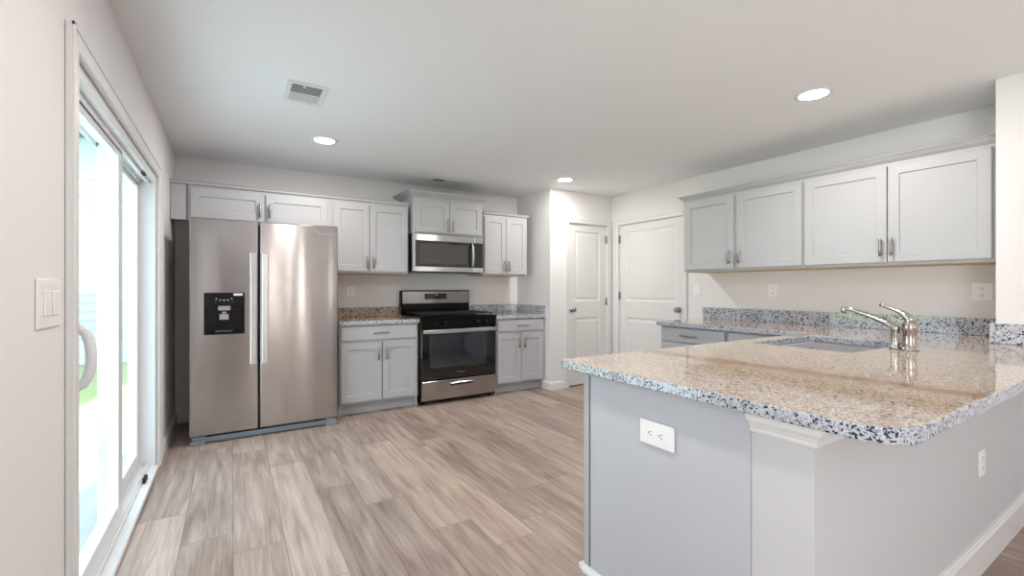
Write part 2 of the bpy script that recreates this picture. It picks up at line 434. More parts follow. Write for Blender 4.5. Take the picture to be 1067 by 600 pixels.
# ---------------------------------------------------------------- half wall under the peninsula
PWX, HW0, HW1, CT, SL = 1.315, .585, .755, .914, .04
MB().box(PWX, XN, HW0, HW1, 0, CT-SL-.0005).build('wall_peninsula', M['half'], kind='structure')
prof = [(0, CT-SL-.064), (.007, CT-SL-.064), (.009, CT-SL-.058), (.009, CT-SL-.050), (.013, CT-SL-.046), (.016, CT-SL-.038), (.024, CT-SL-.028), (.029, CT-SL-.025), (.029, CT-SL-.019), (.035, CT-SL-.017), (.035, CT-SL-.001), (0, CT-SL-.001)]
MB().sweep(prof, [(XN-.001, HW0), (PWX, HW0), (PWX, HW1)][::-1]).build('trim_1', M['white'], kind='structure')
MB().sweep(bprof(.145, .02), [(PWX, HW1), (PWX, HW0), (XN-.001, HW0)]).build('baseboard_peninsula', M['white'], kind='structure')

# ---------------------------------------------------------------- hinged interior doors
def casing(name, x0, x1, top, w=.062, t=.018, y=0):
    """casing round an opening, wall face at y (front -Y), local coords"""
    m = MB()
    m.box(x0-w, x0, y-t, y-E1, 0, top+w, .004).box(x1, x1+w, y-t, y-E1, 0, top+w, .004).box(x0, x1, y-t, y-E1, top, top+w, .004)
    m.box(x0-w, x0-w+.014, y-t-.005, y-t+.004, 0, top+w, .002).box(x1+w-.014, x1+w, y-t-.005, y-t+.004, 0, top+w, .002).box(x0-w, x1+w, y-t-.005, y-t+.004, top+w-.014, top+w, .002)
    return m
def int_door(n, loc, rz, w, hinge_right, knob_z, hz):
    root = bpy.data.objects.new('door_%d' % n, None); col.objects.link(root); root['kind'] = 'structure'
    root.location = loc; root.rotation_euler = (0, 0, R(rz)); root['label'] = ('white two-panel pantry door with knob on the left' if n == 1 else 'white two-panel door in right wall beside the cabinets'); root['category'] = 'door'
    g = .004; y = .012; z0, z1 = .012, 2.045
    a, b = .115, w-.115; pz = [(.23, .86), (1.07, 1.955)]
    m = MB()
    fy = y
    # slab front face split round the moulded panels
    m.box(g, w-g, fy+.012, fy+.035, z0, z1)
    m.box(g, a, fy, fy+.012, z0, z1).box(b, w-g, fy, fy+.012, z0, z1)
    m.box(a, b, fy, fy+.012, z0, pz[0][0]).box(a, b, fy, fy+.012, pz[0][1], pz[1][0]).box(a, b, fy, fy+.012, pz[1][1], z1)
    for q0, q1 in pz: m.raised(a, b, q0, q1, fy)
    m.build('door_panel', M['door'], root)
    # jamb
    j = MB(); j.box(-.001, .003, -.001, .12, 0, 2.05).box(w-.003, w+.001, -.001, .12, 0, 2.05).box(0, w, -.001, .12, 2.0475, 2.051)
    j.build('jamb', M['white'], root)
    kx = w-.065 if not hinge_right else .065
    k = MB(); k.lathe([(0, 0), (.032, 0), (.033, .006), (.012, .010), (.011, .03), (.022, .036), (.030, .048), (.030, .058), (.02, .067), (0, .069)], (kx, fy, knob_z), (0, -1, 0), 24)
    k.build('knob', M['nickel'], root)
    hx = w-.002 if hinge_right else .002
    for z in hz:
        MB().cyl((hx, -.004, z-.05), (hx, -.004, z+.05), .008, n=12).box(hx-.016, hx+.016, .0, .004, z-.048, z+.048).build('hinge', M['nickel'], root)
    return root
int_door(1, (D1a, PY, 0), 0, D1b-D1a, True, .965, (.27, 1.06, 1.87))
casing('', 0, D1b-D1a, 2.05).build('trim_2', M['white'], kind='structure').location = (D1a, PY, 0)
int_door(2, (XR, D2b, 0), -90, D2b-D2a, False, .985, (.27, 1.14, 1.87))
c2 = casing('', 0, D2b-D2a, 2.05, w=.055).build('trim_3', M['white'], kind='structure'); c2.location = (XR, D2b, 0); c2.rotation_euler = (0, 0, R(-90))
# rooms behind those doors stay closed; a slab seals them from the sky
MB().box(XR+T, XR+T+.02, 3.1, 4.3, 0, 2.2).build('wall_closet', M['wall'], kind='structure')

# ---------------------------------------------------------------- sliding patio door
def patio_door():
    r = bpy.data.objects.new('door_3', None); col.objects.link(r); r['kind'] = 'structure'; r['label'] = 'white vinyl sliding glass patio door in the left wall'; r['category'] = 'door'
    r.location = (XL, 0, 0)
    L = lambda v: v-XL
    m = MB()   # frame lining the opening
    fw = .035; x0, x1 = -.145, -.002
    m.box(x0, x1, DY0+.001, DY0+fw, 0.001, DZ-.001, .002).box(x0, x1, DY1-fw, DY1-.001, 0.001, DZ-.001, .002)
    m.box(x0, x1, DY0+fw, DY1-fw, DZ-.045, DZ-.001, .002)
    m.box(x0, -.03, DY0+fw, DY1-fw, .001, .035, .002)
    for xx in (-.045, -.085, -.125): m.box(xx-.004, xx+.004, DY0+fw, DY1-fw, .035, .052)       # track ribs
    for xx in (-.036, -.084, -.132): m.box(xx-.003, xx+.003, DY0+fw, DY1-fw, DZ-.07, DZ-.045)
    m.build('door_frame', M['vinyl'], r)
    MB().box(-.03, .016, DY0+.001, DY1-.001, .001, .028, .004).build('sill', M['vinyl'], r)
    def panel(name, xc, ya, yb, glass_z=(.14, 1.90), sl=.085, sr=.085):
        p = MB(); t = .018; z0, z1 = .053, DZ-.05
        p.box(xc-t, xc+t, ya, ya+sl, z0, z1, .003).box(xc-t, xc+t, yb-sr, yb, z0, z1, .003)
        p.box(xc-t, xc+t, ya+sl, yb-sr, z0, glass_z[0], .003).box(xc-t, xc+t, ya+sl, yb-sr, glass_z[1], z1, .003)
        # glazing bead
        for xx in (xc-t-.003, xc+t+.003-.006):
            p.box(xx, xx+.006, ya+sl-.012, ya+sl, glass_z[0]-.012, glass_z[1]+.012).box(xx, xx+.006, yb-sr, yb-sr+.012, glass_z[0]-.012, glass_z[1]+.012)
        o = p.build(name, M['vinyl'], r)
        MB().box(xc-.006, xc-.002, ya+sl-.004, yb-sr+.004, glass_z[0]-.004, glass_z[1]+.004).build('glass', M['glass'], o)
        return o
    p1 = panel('sliding_panel', -.062, DY0+fw+.002, 3.06, sr=.12)
    p2 = panel('fixed_panel', -.108, 2.97, DY1-fw-.002)
    h = MB()
    ya = DY0+fw+.05; pts = []
    for t in range(0, 13):
        a = PI*t/12; pts.append((-.044+.075*max(0, math.sin(a))**.45, ya, 1.0-.105*math.cos(a)))
    h.tube(pts, [.012]*13, 12, flat=1.3); h.box(-.048, -.040, ya-.022, ya+.022, .87, 1.13, .003)
    h.build('handle', M['vinyl'], p1)
    for z in (DZ-.062, .052):
        b = MB()
        for yy in (3.55, 3.60): b.box(-.028 if z < 1 else -.034, -.010 if z < 1 else -.016, yy-.012, yy+.012, z-(.022 if z < 1 else .0), z+.012, .003)
        b.build('bumper', M['slot'], r)
    return r
patio_door()
m = casing('', 0, DY1-DY0, DZ, w=.07, t=.02)
o = m.build('trim_4', M['white'], kind='structure'); o.location = (XL, DY0, 0); o.rotation_euler = (0, 0, R(90))

# ---------------------------------------------------------------- kitchen cabinets
def pull(parent, x, z, y, vertical=True, ln=.125):
    m = MB(); h = ln/2; off = .03
    if vertical:
        m.cyl((x, y-off, z-h), (x, y-off, z+h), .0085, n=12, bev=.001)
        for q in (-h*.72, h*.72): m.cyl((x, y+.001, z+q), (x, y-off, z+q), .005, n=10)
    else:
        m.cyl((x-h, y-off, z), (x+h, y-off, z), .0085, n=12, bev=.001)
        for q in (-h*.72, h*.72): m.cyl((x+q, y+.001, z), (x+q, y-off, z), .005, n=10)
    return m.build('handle', M['nickel'], parent)

def carcass(root, w, d, z0, z1, open_top=False, toe=0, under=None, stile=.03, rails=(), mids=(), matl=None):
    """back at y=0, front at y=-d (face frame included)"""
    mt = matl or M['cab']; m = MB(); t = .016; f = .02
    m.box(0, t, -d+f, 0, z0, z1).box(w-t, w, -d+f, 0, z0, z1).box(t, w-t, -.008, 0, z0, z1)
    if not open_top: m.box(t, w-t, -d+f, -.008, z1-t, z1)
    m.box(t, w-t, -d+f, -.008, z0+toe+.002, z0+toe+t)
    # face frame
    m.box(0, stile, -d, -d+f, z0+toe, z1).box(w-stile, w, -d, -d+f, z0+toe, z1)
    m.box(stile, w-stile, -d, -d+f, z0+toe, z0+toe+.03).box(stile, w-stile, -d, -d+f, z1-.035, z1)
    for z in rails: m.box(stile, w-stile, -d, -d+f, z-.018, z+.018)
    for x in mids: m.box(x-.02, x+.02, -d, -d+f, z0+toe+.03, z1-.035)
    c = m.build('cabinet_body', mt, root)
    if toe: MB().box(0, w, -d+.09, -d+.104, z0, z0+toe+.02).build('toe_kick', mt, root)
    if under: MB().box(.0, w, -d+f, 0, z0-.003, z0+.0).build('underside', M['under'], root)
    return c

def door(root, x0, x1, z0, z1, d, hx, hz, name='door'):
    o = MB().shaker(x0, x1, z0, z1, -d-.021).build(name, M['cab'], root)
    if hx is not None: pull(o, hx, hz, -d-.021)
    return o
def drawer(root, x0, x1, z0, z1, d, hx=None, ln=.15):
    m = MB(); m.box(x0, x1, -d-.021, -d-.001, z0, z1, .003)
    o = m.build('drawer', M['cab'], root)
    if hx is not None: pull(o, hx, (z0+z1)/2, -d-.021, False, ln)
    return o

YF = 4.69; UD = YB-YF-.001          # upper face-frame plane on back wall
UB = 1.385
# over-fridge cabinet
t = thing('upper_cabinet', 'wide short grey wall cabinet above the stainless refrigerator', 'cabinet', (-.318, YB-.001, 0), group='grey wall cabinets')
w = .835+.318
carcass(t, w, UD, 1.815, 2.11, stile=.05, mids=(.572,))
door(t, .018, .563, 1.835, 2.085, UD, .563-.03, 1.935)
door(t, .581, 1.112, 1.835, 2.085, UD, .581+.03, 1.935)
MB().box(-.118, -.012, -UD, -UD+.02, 1.815, 2.11).box(-.118, 0, -UD+.02, -UD+.03, 1.815, 2.11).build('filler_panel', M['cab'], t)
# left pair
t = thing('upper_cabinet', 'tall two-door grey wall cabinet between refrigerator and microwave', 'cabinet', (.838, YB-.001, 0), group='grey wall cabinets')
w = 1.612-.838
carcass(t, w, UD, UB, 2.11, under=1)
door(t, .015, .357, UB+.018, 2.085, UD, .357-.028, UB+.115)
door(t, .363, w-.015, UB+.018, 2.085, UD, .363+.028, UB+.115)
crown = lambda z, o, h: [(-.02, z), (.004, z), (.012, z+h*.2), (.020, z+h*.3), (o-.012, z+h*.8), (o-.012, z+h*.86), (o, z+h*.9), (o, z+h), (-.02, z+h)]
def rot_out(path): return path
MB().sweep(crown(2.111, .034, .034), [(XL+.001, YF), (1.612, YF)]).build('cabinet_crown', M['cab'], label='long slim grey crown strip along the cabinets over refrigerator and left uppers', cat='crown molding', group='cabinet crown strips')
# microwave cabinet
t = thing('upper_cabinet', 'raised two-door grey cabinet directly above the microwave', 'cabinet', (1.648, YB-.001, 0), group='grey wall cabinets')
w = 2.492-1.648; ud = UD+.045
carcass(t, w, ud, 1.828, 2.218)
door(t, .018, w/2-.003, 1.845, 2.19, ud, w/2-.035, 1.925)
door(t, w/2+.003, w-.018, 1.845, 2.19, ud, w/2+.035, 1.925)
yf = YB-.001-ud
MB().sweep(crown(2.219, .080, .062), [(1.648, YB-.002), (1.648, yf), (2.492, yf), (2.492, YB-.002)]).build('cabinet_crown', M['cab'], label='flared grey crown molding on the raised cabinet above the microwave', cat='crown molding', group='cabinet crown strips')
# right of microwave
t = thing('upper_cabinet', 'narrow two-door grey wall cabinet between microwave and pantry wall', 'cabinet', (2.522, YB-.001, 0), group='grey wall cabinets')
w = 3.15-2.522
carcass(t, w, UD, UB, 2.11, under=1)
door(t, .015, w/2-.003, UB+.018, 2.085, UD, w/2-.03, UB+.115)
door(t, w/2+.003, w-.015, UB+.018, 2.085, UD, w/2+.03, UB+.115)
MB().sweep(crown(2.111, .034, .034), [(2.522, YF), (3.15, YF), (3.15, YB-.002)]).build('cabinet_crown', M['cab'], label='short grey crown strip on the wall cabinet nearest the pantry', cat='crown molding', group='cabinet crown strips')

# right wall uppers (face -X)
RD = .39; XC = XR-.001
t = thing('upper_cabinet', 'two-door grey wall cabinet on right wall next to the white door', 'cabinet', (XC, 2.935, 0), -90, group='grey wall cabinets')
w = 2.935-1.815
carcass(t, w, RD, UB+.01, 2.11, under=1, mids=(.55,))
door(t, .02, .535, UB+.03, 2.085, RD, .505, UB+.135)
door(t, .565, w-.006, UB+.03, 2.085, RD, .597, UB+.135)
t = thing('upper_cabinet', 'wide two-door grey wall cabinet on right wall above the faucet', 'cabinet', (XC, 1.812, 0), -90, group='grey wall cabinets')
w = 1.812-.723
carcass(t, w, RD, UB+.01, 2.11, under=1, stile=.035)
door(t, .012, .543, UB+.03, 2.085, RD, .515, UB+.135)
door(t, .549, w-.035, UB+.03, 2.085, RD, .577, UB+.135)
MB().sweep(crown(2.111, .05, .043), [(XC, 2.935), (XC-RD, 2.935), (XC-RD, .723)]).build('cabinet_crown', M['cab'], label='long flared grey crown molding along the right wall cabinets', cat='crown molding', group='cabinet crown strips')

# base cabinets on the back wall
BD = YB-4.48-.001
def base(label, x0, x1, split, hl):
    t = thing('base_cabinet', label, 'cabinet', (x0, YB-.001, 0), group='grey base cabinets')
    w = x1-x0
    carcass(t, w, BD, 0, CT-SL-.001, toe=.115, rails=(.715,))
    drawer(t, .012, w-.02, .728, .862, BD, w/2, .16)
    door(t, .012, split-.004, .135, .702, BD, split-.04, .59)
    door(t, split+.004, w-.02, .135, .702, BD, split+.04, .59)
    return t
base('grey two-door base cabinet with drawer between refrigerator and range', .862, 1.642, .405, 0)
base('grey two-door base cabinet with drawer between range and pantry', 2.583, 3.262, .335, 0)

# base cabinets on right wall (face -X)
RB = .74
def baseR(label, y1, y0, handle):
    t = thing('base_cabinet', label, 'cabinet', (XC, y1, 0), -90, group='grey base cabinets')
    w = y1-y0
    carcass(t, w, RB, 0, CT-SL-.001, toe=.115, rails=(.715,))
    drawer(t, .012, w-.012, .735, .862, RB, w/2-.01 if handle else None, .17)
    door(t, .012, w/2-.003, .135, .715, RB, w/2-.04, .60)
    door(t, w/2+.003, w-.012, .135, .715, RB, w/2+.04, .60)
baseR('grey base cabinet with drawer pull at the far end of right counter', 2.93, 2.247, True)
baseR('grey corner base cabinet half hidden by the peninsula', 2.243, 1.57, False)

# peninsula cabinet, doors face +Y, open top for the sink
t = thing('peninsula_cabinet', 'grey peninsula base cabinet with blue-grey end panel carrying an outlet', 'cabinet', (3.50, HW1+.001, 0), 180)
w = 3.50-PWX-.001; pd = 1.50-HW1-.001
carcass(t, w, pd, 0, CT-SL-.001, toe=.115, open_top=True, rails=(.715,), mids=(.45, 1.40), stile=.04)
for a, b, hx in ((.012, .44, .40), (.46, .925, .885), (.931, 1.39, .971), (1.41, w-.012, 1.45)):
    drawer(t, a, b, .728, .862, pd)
    door(t, a, b, .135, .702, pd, hx, .59)
MB().box(w-.0005, w+.004, -pd+.040, -.0005, .0, CT-SL-.002).build('end_panel', M['panel'], t)
MB().box(w-.0005, w+.007, -pd-.001, -pd+.031, .03, CT-SL-.002, .002).build('corner_stile', M['cab'], t)
MB().box(w-.0002, w+.0006, -pd+.031, -pd+.040, .03, CT-SL-.002).build('panel_gap', M['gapdark'], t)  # dark strip painted in place of the gap's shade
MB().sweep([(0, 0), (.018, 0), (.018, .012), (.010, .028), (0, .03)], [(w+.004, 0), (w+.004, -pd)][::-1]).box(w-.04, w+.022, -pd-.02, -pd, 0, .03, .004).build('shoe_molding', M['white'], t)

# ---------------------------------------------------------------- granite
def slab(name, outer, holes, z0, z1, label, matls, bev=.006, top_from=None):
    cu = bpy.data.curves.new(name, 'CURVE'); cu.dimensions = '2D'; cu.fill_mode = 'BOTH'
    for pts in [outer]+holes:
        sp = cu.splines.new('POLY'); sp.points.add(len(pts)-1)
        for p, q in zip(sp.points, pts): p.co = (q[0], q[1], 0, 1)
        sp.use_cyclic_u = True
    cu.extrude = (z1-z0)/2-bev; cu.bevel_depth = bev; cu.bevel_resolution = 2; cu.offset = -bev
    tmp = bpy.data.objects.new('tmp', cu); col.objects.link(tmp)
    dg = bpy.context.evaluated_depsgraph_get()
    me = bpy.data.meshes.new_from_object(tmp.evaluated_get(dg))
    bpy.data.objects.remove(tmp); me.name = name
    me.transform(Matrix.Translation((0, 0, (z0+z1)/2)))
    me.materials.clear()
    for q in matls: me.materials.append(q)
    for p in me.polygons:
        p.material_index = 0 if (abs(p.normal.z) > .95 and p.area > 1e-4) else 1; p.use_smooth = False
    o = bpy.data.objects.new(name, me); col.objects.link(o)
    if label: o['label'] = label; o['category'] = 'countertop'
    return o
def rc(cx, cy, r, a0, a1, n=10): return [(cx+r*math.cos(R(a0+(a1-a0)*i/n)), cy+r*math.sin(R(a0+(a1-a0)*i/n))) for i in range(n+1)]
CX0, CY0, CY1, CXF, CYE = 1.253, .376, 1.60, 3.50, 2.965
outer = rc(CX0+.10, CY0+.10, .10, 180, 270)+[(XN-.001, CY0), (XN-.001, YN+.001), (XR-.001, YN+.001), (XR-.001, CYE)]+rc(CXF+.02, CYE-.02, .02, 90, 180, 4)+[(CXF, CY1)]+rc(CX0+.02, CY1-.02, .02, 90, 180, 4)
SX0, SX1, SY0, SY1 = 2.60, 3.33, .99, 1.50
r = .03
hole = rc(SX0+r, SY0+r, r, 270, 180, 6)+rc(SX0+r, SY1-r, r, 180, 90, 6)+rc(SX1-r, SY1-r, r, 90, 0, 6)+rc(SX1-r, SY0+r, r, 0, -90, 6)
pen = slab('granite_countertop', outer, [hole], CT-SL, CT, 'large L-shaped granite countertop on the peninsula with undermount sink', [M['gr_top'], M['gr_edge']])
pen['group'] = 'granite counters'
# backsplash L
m = MB()
m.box(XR-.022, XR-.001, YN+.022, 2.985, CT+.0005, 1.03, .002).box(XN-.021, XR-.001, YN+.001, YN+.022, CT+.0005, 1.03, .002).box(XN-.022, XN-.001, CY0+.002, YN+.001, CT+.0005, 1.03, .002)
m.build('granite_backsplash', M['gr_cool'], label='long low granite backsplash along right wall behind the faucet', cat='backsplash', group='granite backsplashes')
o = slab('granite_countertop', [(.858, 4.448), (1.648, 4.448), (1.648, YB-.002), (.858, YB-.002)], [], CT-SL, CT, 'small granite countertop between refrigerator and range', [M['gr_warm'], M['gr_cool']]); o['group'] = 'granite counters'
MB().box(.858, 1.632, YB-.023, YB-.001, CT+.0005, 1.02, .002).build('granite_backsplash', M['gr_warm'], label='short brown-speckled granite backsplash left of the range', cat='backsplash', group='granite backsplashes')
o = slab('granite_countertop', [(2.572, 4.448), (PX-.001, 4.448), (PX-.001, YB-.002), (2.572, YB-.002)], [], CT-SL, CT, 'small granite countertop between range and pantry wall', [M['gr_warm'], M['gr_cool']]); o['group'] = 'granite counters'
MB().box(2.50, PX-.023, YB-.023, YB-.001, CT+.0005, 1.02, .002).box(PX-.023, PX-.001, 4.452, YB-.001, CT+.0005, 1.02, .002).build('granite_backsplash', M['gr_cool'], label='granite backsplash wrapping the corner right of the range', cat='backsplash', group='granite backsplashes')

# sink
t = thing('sink', 'stainless undermount sink set into the peninsula countertop', 'sink', (0, 0, CT-SL))
b = bmesh.new()
def rring(ins, z, rr):
    a, c, d, e = SX0+ins, SX1-ins, SY0+ins, SY1-ins
    return [b.verts.new((x, y, z)) for x, y in rc(a+rr, d+rr, rr, 270, 180, 6)+rc(a+rr, e-rr, rr, 180, 90, 6)+rc(c-rr, e-rr, rr, 90, 0, 6)+rc(c-rr, d+rr, rr, 0, -90, 6)]
rs = [rring(-.02, -.001, .05), rring(-.004, -.001, .034), rring(.002, -.006, .03), rring(.008, -.17, .03), rring(.035, -.195, .03), rring(.12, -.2, .03)]
for A, B in zip(rs, rs[1:]):
    for k in range(len(A)):
        f = b.faces.new((A[k], B[k], B[(k+1) % len(A)], A[(k+1) % len(A)])); f.smooth = True
b.faces.new(rs[-1])
m = MB(); m.merge(b); m.build('bowl', M['sinksteel'], t)
MB().lathe([(0, .004), (.03, .002), (.045, .004), (.05, 0)], ((SX0+SX1)/2, (SY0+SY1)/2, -.199), (0, 0, 1), 24).build('drain', M['chrome'], t)

# faucet
FX, FY = 2.965, .885
t = thing('faucet', 'single-lever polished nickel faucet standing behind the sink', 'faucet', (FX, FY, CT))
m = MB(); m.lathe([(0, 0), (.038, 0), (.038, .006), (.034, .012), (.030, .02), (.029, .09), (.032, .10), (.034, .118), (.032, .14), (.021, .155), (0, .16)], (0, -.012, .0003), (0, 0, 1), 32)
m.lathe([(0, 0), (.028, 0), (.028, .006), (.022, .014), (.021, .03), (.020, .10), (.023, .112), (.020, .122), (0, .128)], (0, .048, .0003), (0, 0, 1), 28)
m.box(-.016, .016, -.01, .05, .03, .088, .008, seg=2)
m.build('faucet_body', M['chrome'], t)
sp = [(0, .042, .100), (0, .060, .122), (0, .09, .139), (0, .14, .160), (0, .19, .181), (0, .235, .1965), (0, .265, .203), (0, .285, .202)]
m = MB().tube(sp, [.019, .018, .0155, .0135, .0125, .012, .0115, .0115], 20)
m.cyl((0, .283, .212), (0, .283, .178), .0145, .013, 20, bev=.003)
m.build('spout', M['chrome'], t)
lv = [(0, -.018, .135), (0, -.006, .168), (0, .02, .192), (0, .055, .208), (0, .095, .224), (0, .115, .232)]
MB().tube(lv, [.028, .022, .013, .0095, .009, .010], 16, flat=.7).build('lever', M['chrome'], t)

# ---------------------------------------------------------------- refrigerator
def fridge():
    x0, x1, yf = -.282, .815, 4.28; w = x1-x0
    t = thing('refrigerator', 'stainless side-by-side refrigerator with black ice and water dispenser', 'refrigerator', (x0, 4.35, 0))
    MB().box(.006, w-.006, .0, .68, .03, 1.768, .006).build('fridge_body', M['fridgeside'], t)
    sp = .474; dt = .068; z0, z1 = .068, 1.79; ya = -.07
    def dr(a, b, nm):
        m = MB(); m.box(a, b, ya, -.004, z0, z1, .009, seg=3); return m.build(nm, M['steel'], t)
    # left door with a dispenser niche: built from pieces round the opening
    dx0, dx1, dz0, dz1 = .094, .371, .862, 1.197
    b = bmesh.new()
    bmesh.ops.create_cube(b, size=1)
    for v in b.verts: v.co = Vector((sp/2-.003+v.co.x*(sp-.006), (ya-.004)/2+v.co.y*(-.004-ya), (z0+z1)/2+v.co.z*(z1-z0)))
    bmesh.ops.bevel(b, geom=list(b.edges), offset=.009, segments=3, affect='EDGES', profile=.5)
    m = MB(); m.merge(b)
    ld = m.build('door', M['steel'], t)
    cut = MB().box(dx0+.014, dx1-.014, -.2, -.02, dz0+.014, dz1-.10).build('cutter', M['black'])
    cut.location = (x0, 4.35, 0)
    bpy.context.view_layer.update()
    md = ld.modifiers.new('b', 'BOOLEAN'); md.object = cut; md.operation = 'DIFFERENCE'; md.solver = 'EXACT'
    dg = bpy.context.evaluated_depsgraph_get(); nm = bpy.data.meshes.new_from_object(ld.evaluated_get(dg))
    ld.modifiers.clear(); ld.data = nm; bpy.data.objects.remove(cut)
    rd = dr(sp+.006, w, 'door')
    # dispenser: bezel, control panel, niche, paddles
    yb = ya-.003
    d = MB(); d.box(dx0, dx0+.016, yb, ya+.004, dz0, dz1, .003).box(dx1-.016, dx1, yb, ya+.004, dz0, dz1, .003).box(dx0+.01, dx1-.01, yb, ya+.004, dz0, dz0+.016, .003).box(dx0+.01, dx1-.01, yb, ya+.006, dz1-.115, dz1, .003)
    # niche lining
    d.box(dx0+.014, dx0+.017, ya, -.022, dz0+.015, dz1-.11).box(dx1-.017, dx1-.014, ya, -.022, dz0+.015, dz1-.11).box(dx0+.017, dx1-.017, -.025, -.022, dz0+.015, dz1-.11)
    d.box(dx0+.017, dx1-.017, ya, -.022, dz0+.014, dz0+.02).box(dx0+.017, dx1-.017, ya, -.022, dz1-.116, dz1-.11)
    dp = d.build('dispenser', M['black'], ld)
    p = MB(); cx = (dx0+dx1)/2-.004
    p.box(cx-.045, cx+.045, -.078, -.045, dz1-.145, dz1-.105, .006).build('water_spout', M['steel2'], dp)
    MB().box(cx-.036, cx+.036, -.062, -.045, dz1-.22, dz1-.168, .005).box(cx-.018, cx+.018, -.045, -.026, dz1-.20, dz1-.15, .004).build('paddle', M['steel2'], dp)
    MB().box(cx-.06, cx+.06, -.068, -.03, dz0+.021, dz0+.03, .003).build('drip_tray', M['fridgeside'], dp)
    k = MB()
    for i in range(-2, 3): k.cyl((cx+i*.026, yb-.0006, dz1-.06+.012*(abs(i) == 2)), (cx+i*.026, yb+.001, dz1-.06+.012*(abs(i) == 2)), .0065, n=14)
    k.box(cx-.062, cx-.052, yb-.0006, yb+.001, dz1-.072, dz1-.070).box(cx+.052, cx+.066, yb-.0006, yb+.001, dz1-.072, dz1-.070)
    k.build('control_icons', M['pebble'], dp)
    MB().box(dx1-.078, dx1-.014, yb-.0008, yb+.001, dz1-.024, dz1-.006).build('sticker', M['label'], dp)
    # handles
    for dd, a in ((ld, sp-.066), (rd, sp+.016)):
        h = MB(); h.box(a, a+.050, ya-.056, ya-.040, .61, 1.525, .005, seg=2)
        for zz in (.64, 1.495): h.box(a+.008, a+.042, ya-.042, ya+.001, zz-.022, zz+.022, .004)
        h.build('handle', M['steel2'], dd)
    # badge top right: small emblem ring and word
    bx = w-.170
    bd = MB(); bd.lathe([(.022, 0), (.026, .001), (.022, .002), (.020, .001), (.022, 0)], (bx-.01, ya, 1.716), (0, -1, 0), 28)
    bg = bd.build('badge', M['steel2'], rd)
    text('Whirlpool', 'badge_lettering', .028, (bx+.058, ya-.0005, 1.716), (R(90), 0, 0), M['steel2'], bg)
    # hinge covers and grille
    g = MB(); g.box(.10, w-.10, -.045, -.025, .008, .05, .003)
    for i in range(3): g.box(.12, w-.12, -.049, -.044, .014+i*.012, .019+i*.012)
    g.build('base_grille', M['grill'], t)
    MB().box(.08, w-.08, -.03, .0, .01, .065).build('toe_recess', M['black'], t)
    for a in (.004, w-.104):
        f = MB(); f.box(a, a+.10, -.072, -.012, .0, .034, .004).box(a+.012 if a < .1 else a, a+.10 if a < .1 else a+.088, -.064, -.012, .036, .062, .004)
        f.build('foot', M['grill'], t)
fridge()

# ---------------------------------------------------------------- microwave
def microwave():
    x0, x1, yf = 1.625, 2.496, 4.625; w = x1-x0
    t = thing('microwave', 'stainless over-the-range microwave with curved vertical handle', 'microwave', (x0, YB-.002, 1.405))
    d = YB-.002-yf; h = .418
    MB().box(.0, w, -d+.035, 0, .012, h-.002, .004).box(.02, w-.02, -d+.05, -.03, 0, .012).build('case', M['black'], t)
    f = MB(); y = -d; px = w-.118
    # stainless door frame round the window
    f.box(.008, px, y, y+.034, h-.075, h, .005).box(.008, px, y, y+.034, .008, .066, .005).box(.008, .048, y, y+.034, .06, h-.07, .005).box(px, w-.002, y+.001, y+.034, h-.072, h, .004).box(px, w-.002, y+.001, y+.034, .008, .064, .004)
    dr = f.build('door', M['steel2'], t)
    MB().box(.046, px, y+.004, y+.03, .064, h-.072).build('window', M['blackglass'], dr)
    g = MB(); g.box(.085, px-.09, y+.001, y+.005, .095, h-.105, .001)
    g.build('mesh_screen', M['micwin'], dr)
    MB().box(px+.001, w-.004, y+.003, y+.033, .064, h-.074, .002).build('control_panel', M['blackglass'], t)
    pts = [(px-.035, y-.004-.042*math.sin(PI*i/10)**.6, .062+(h-.136)*i/10) for i in range(11)]
    MB().tube(pts, .012, 14, flat=.8).build('handle', M['steel2'], dr)
M['micwin'] = mat('perforated microwave screen', (74, 72, 66), .12, bump=.02)
microwave()

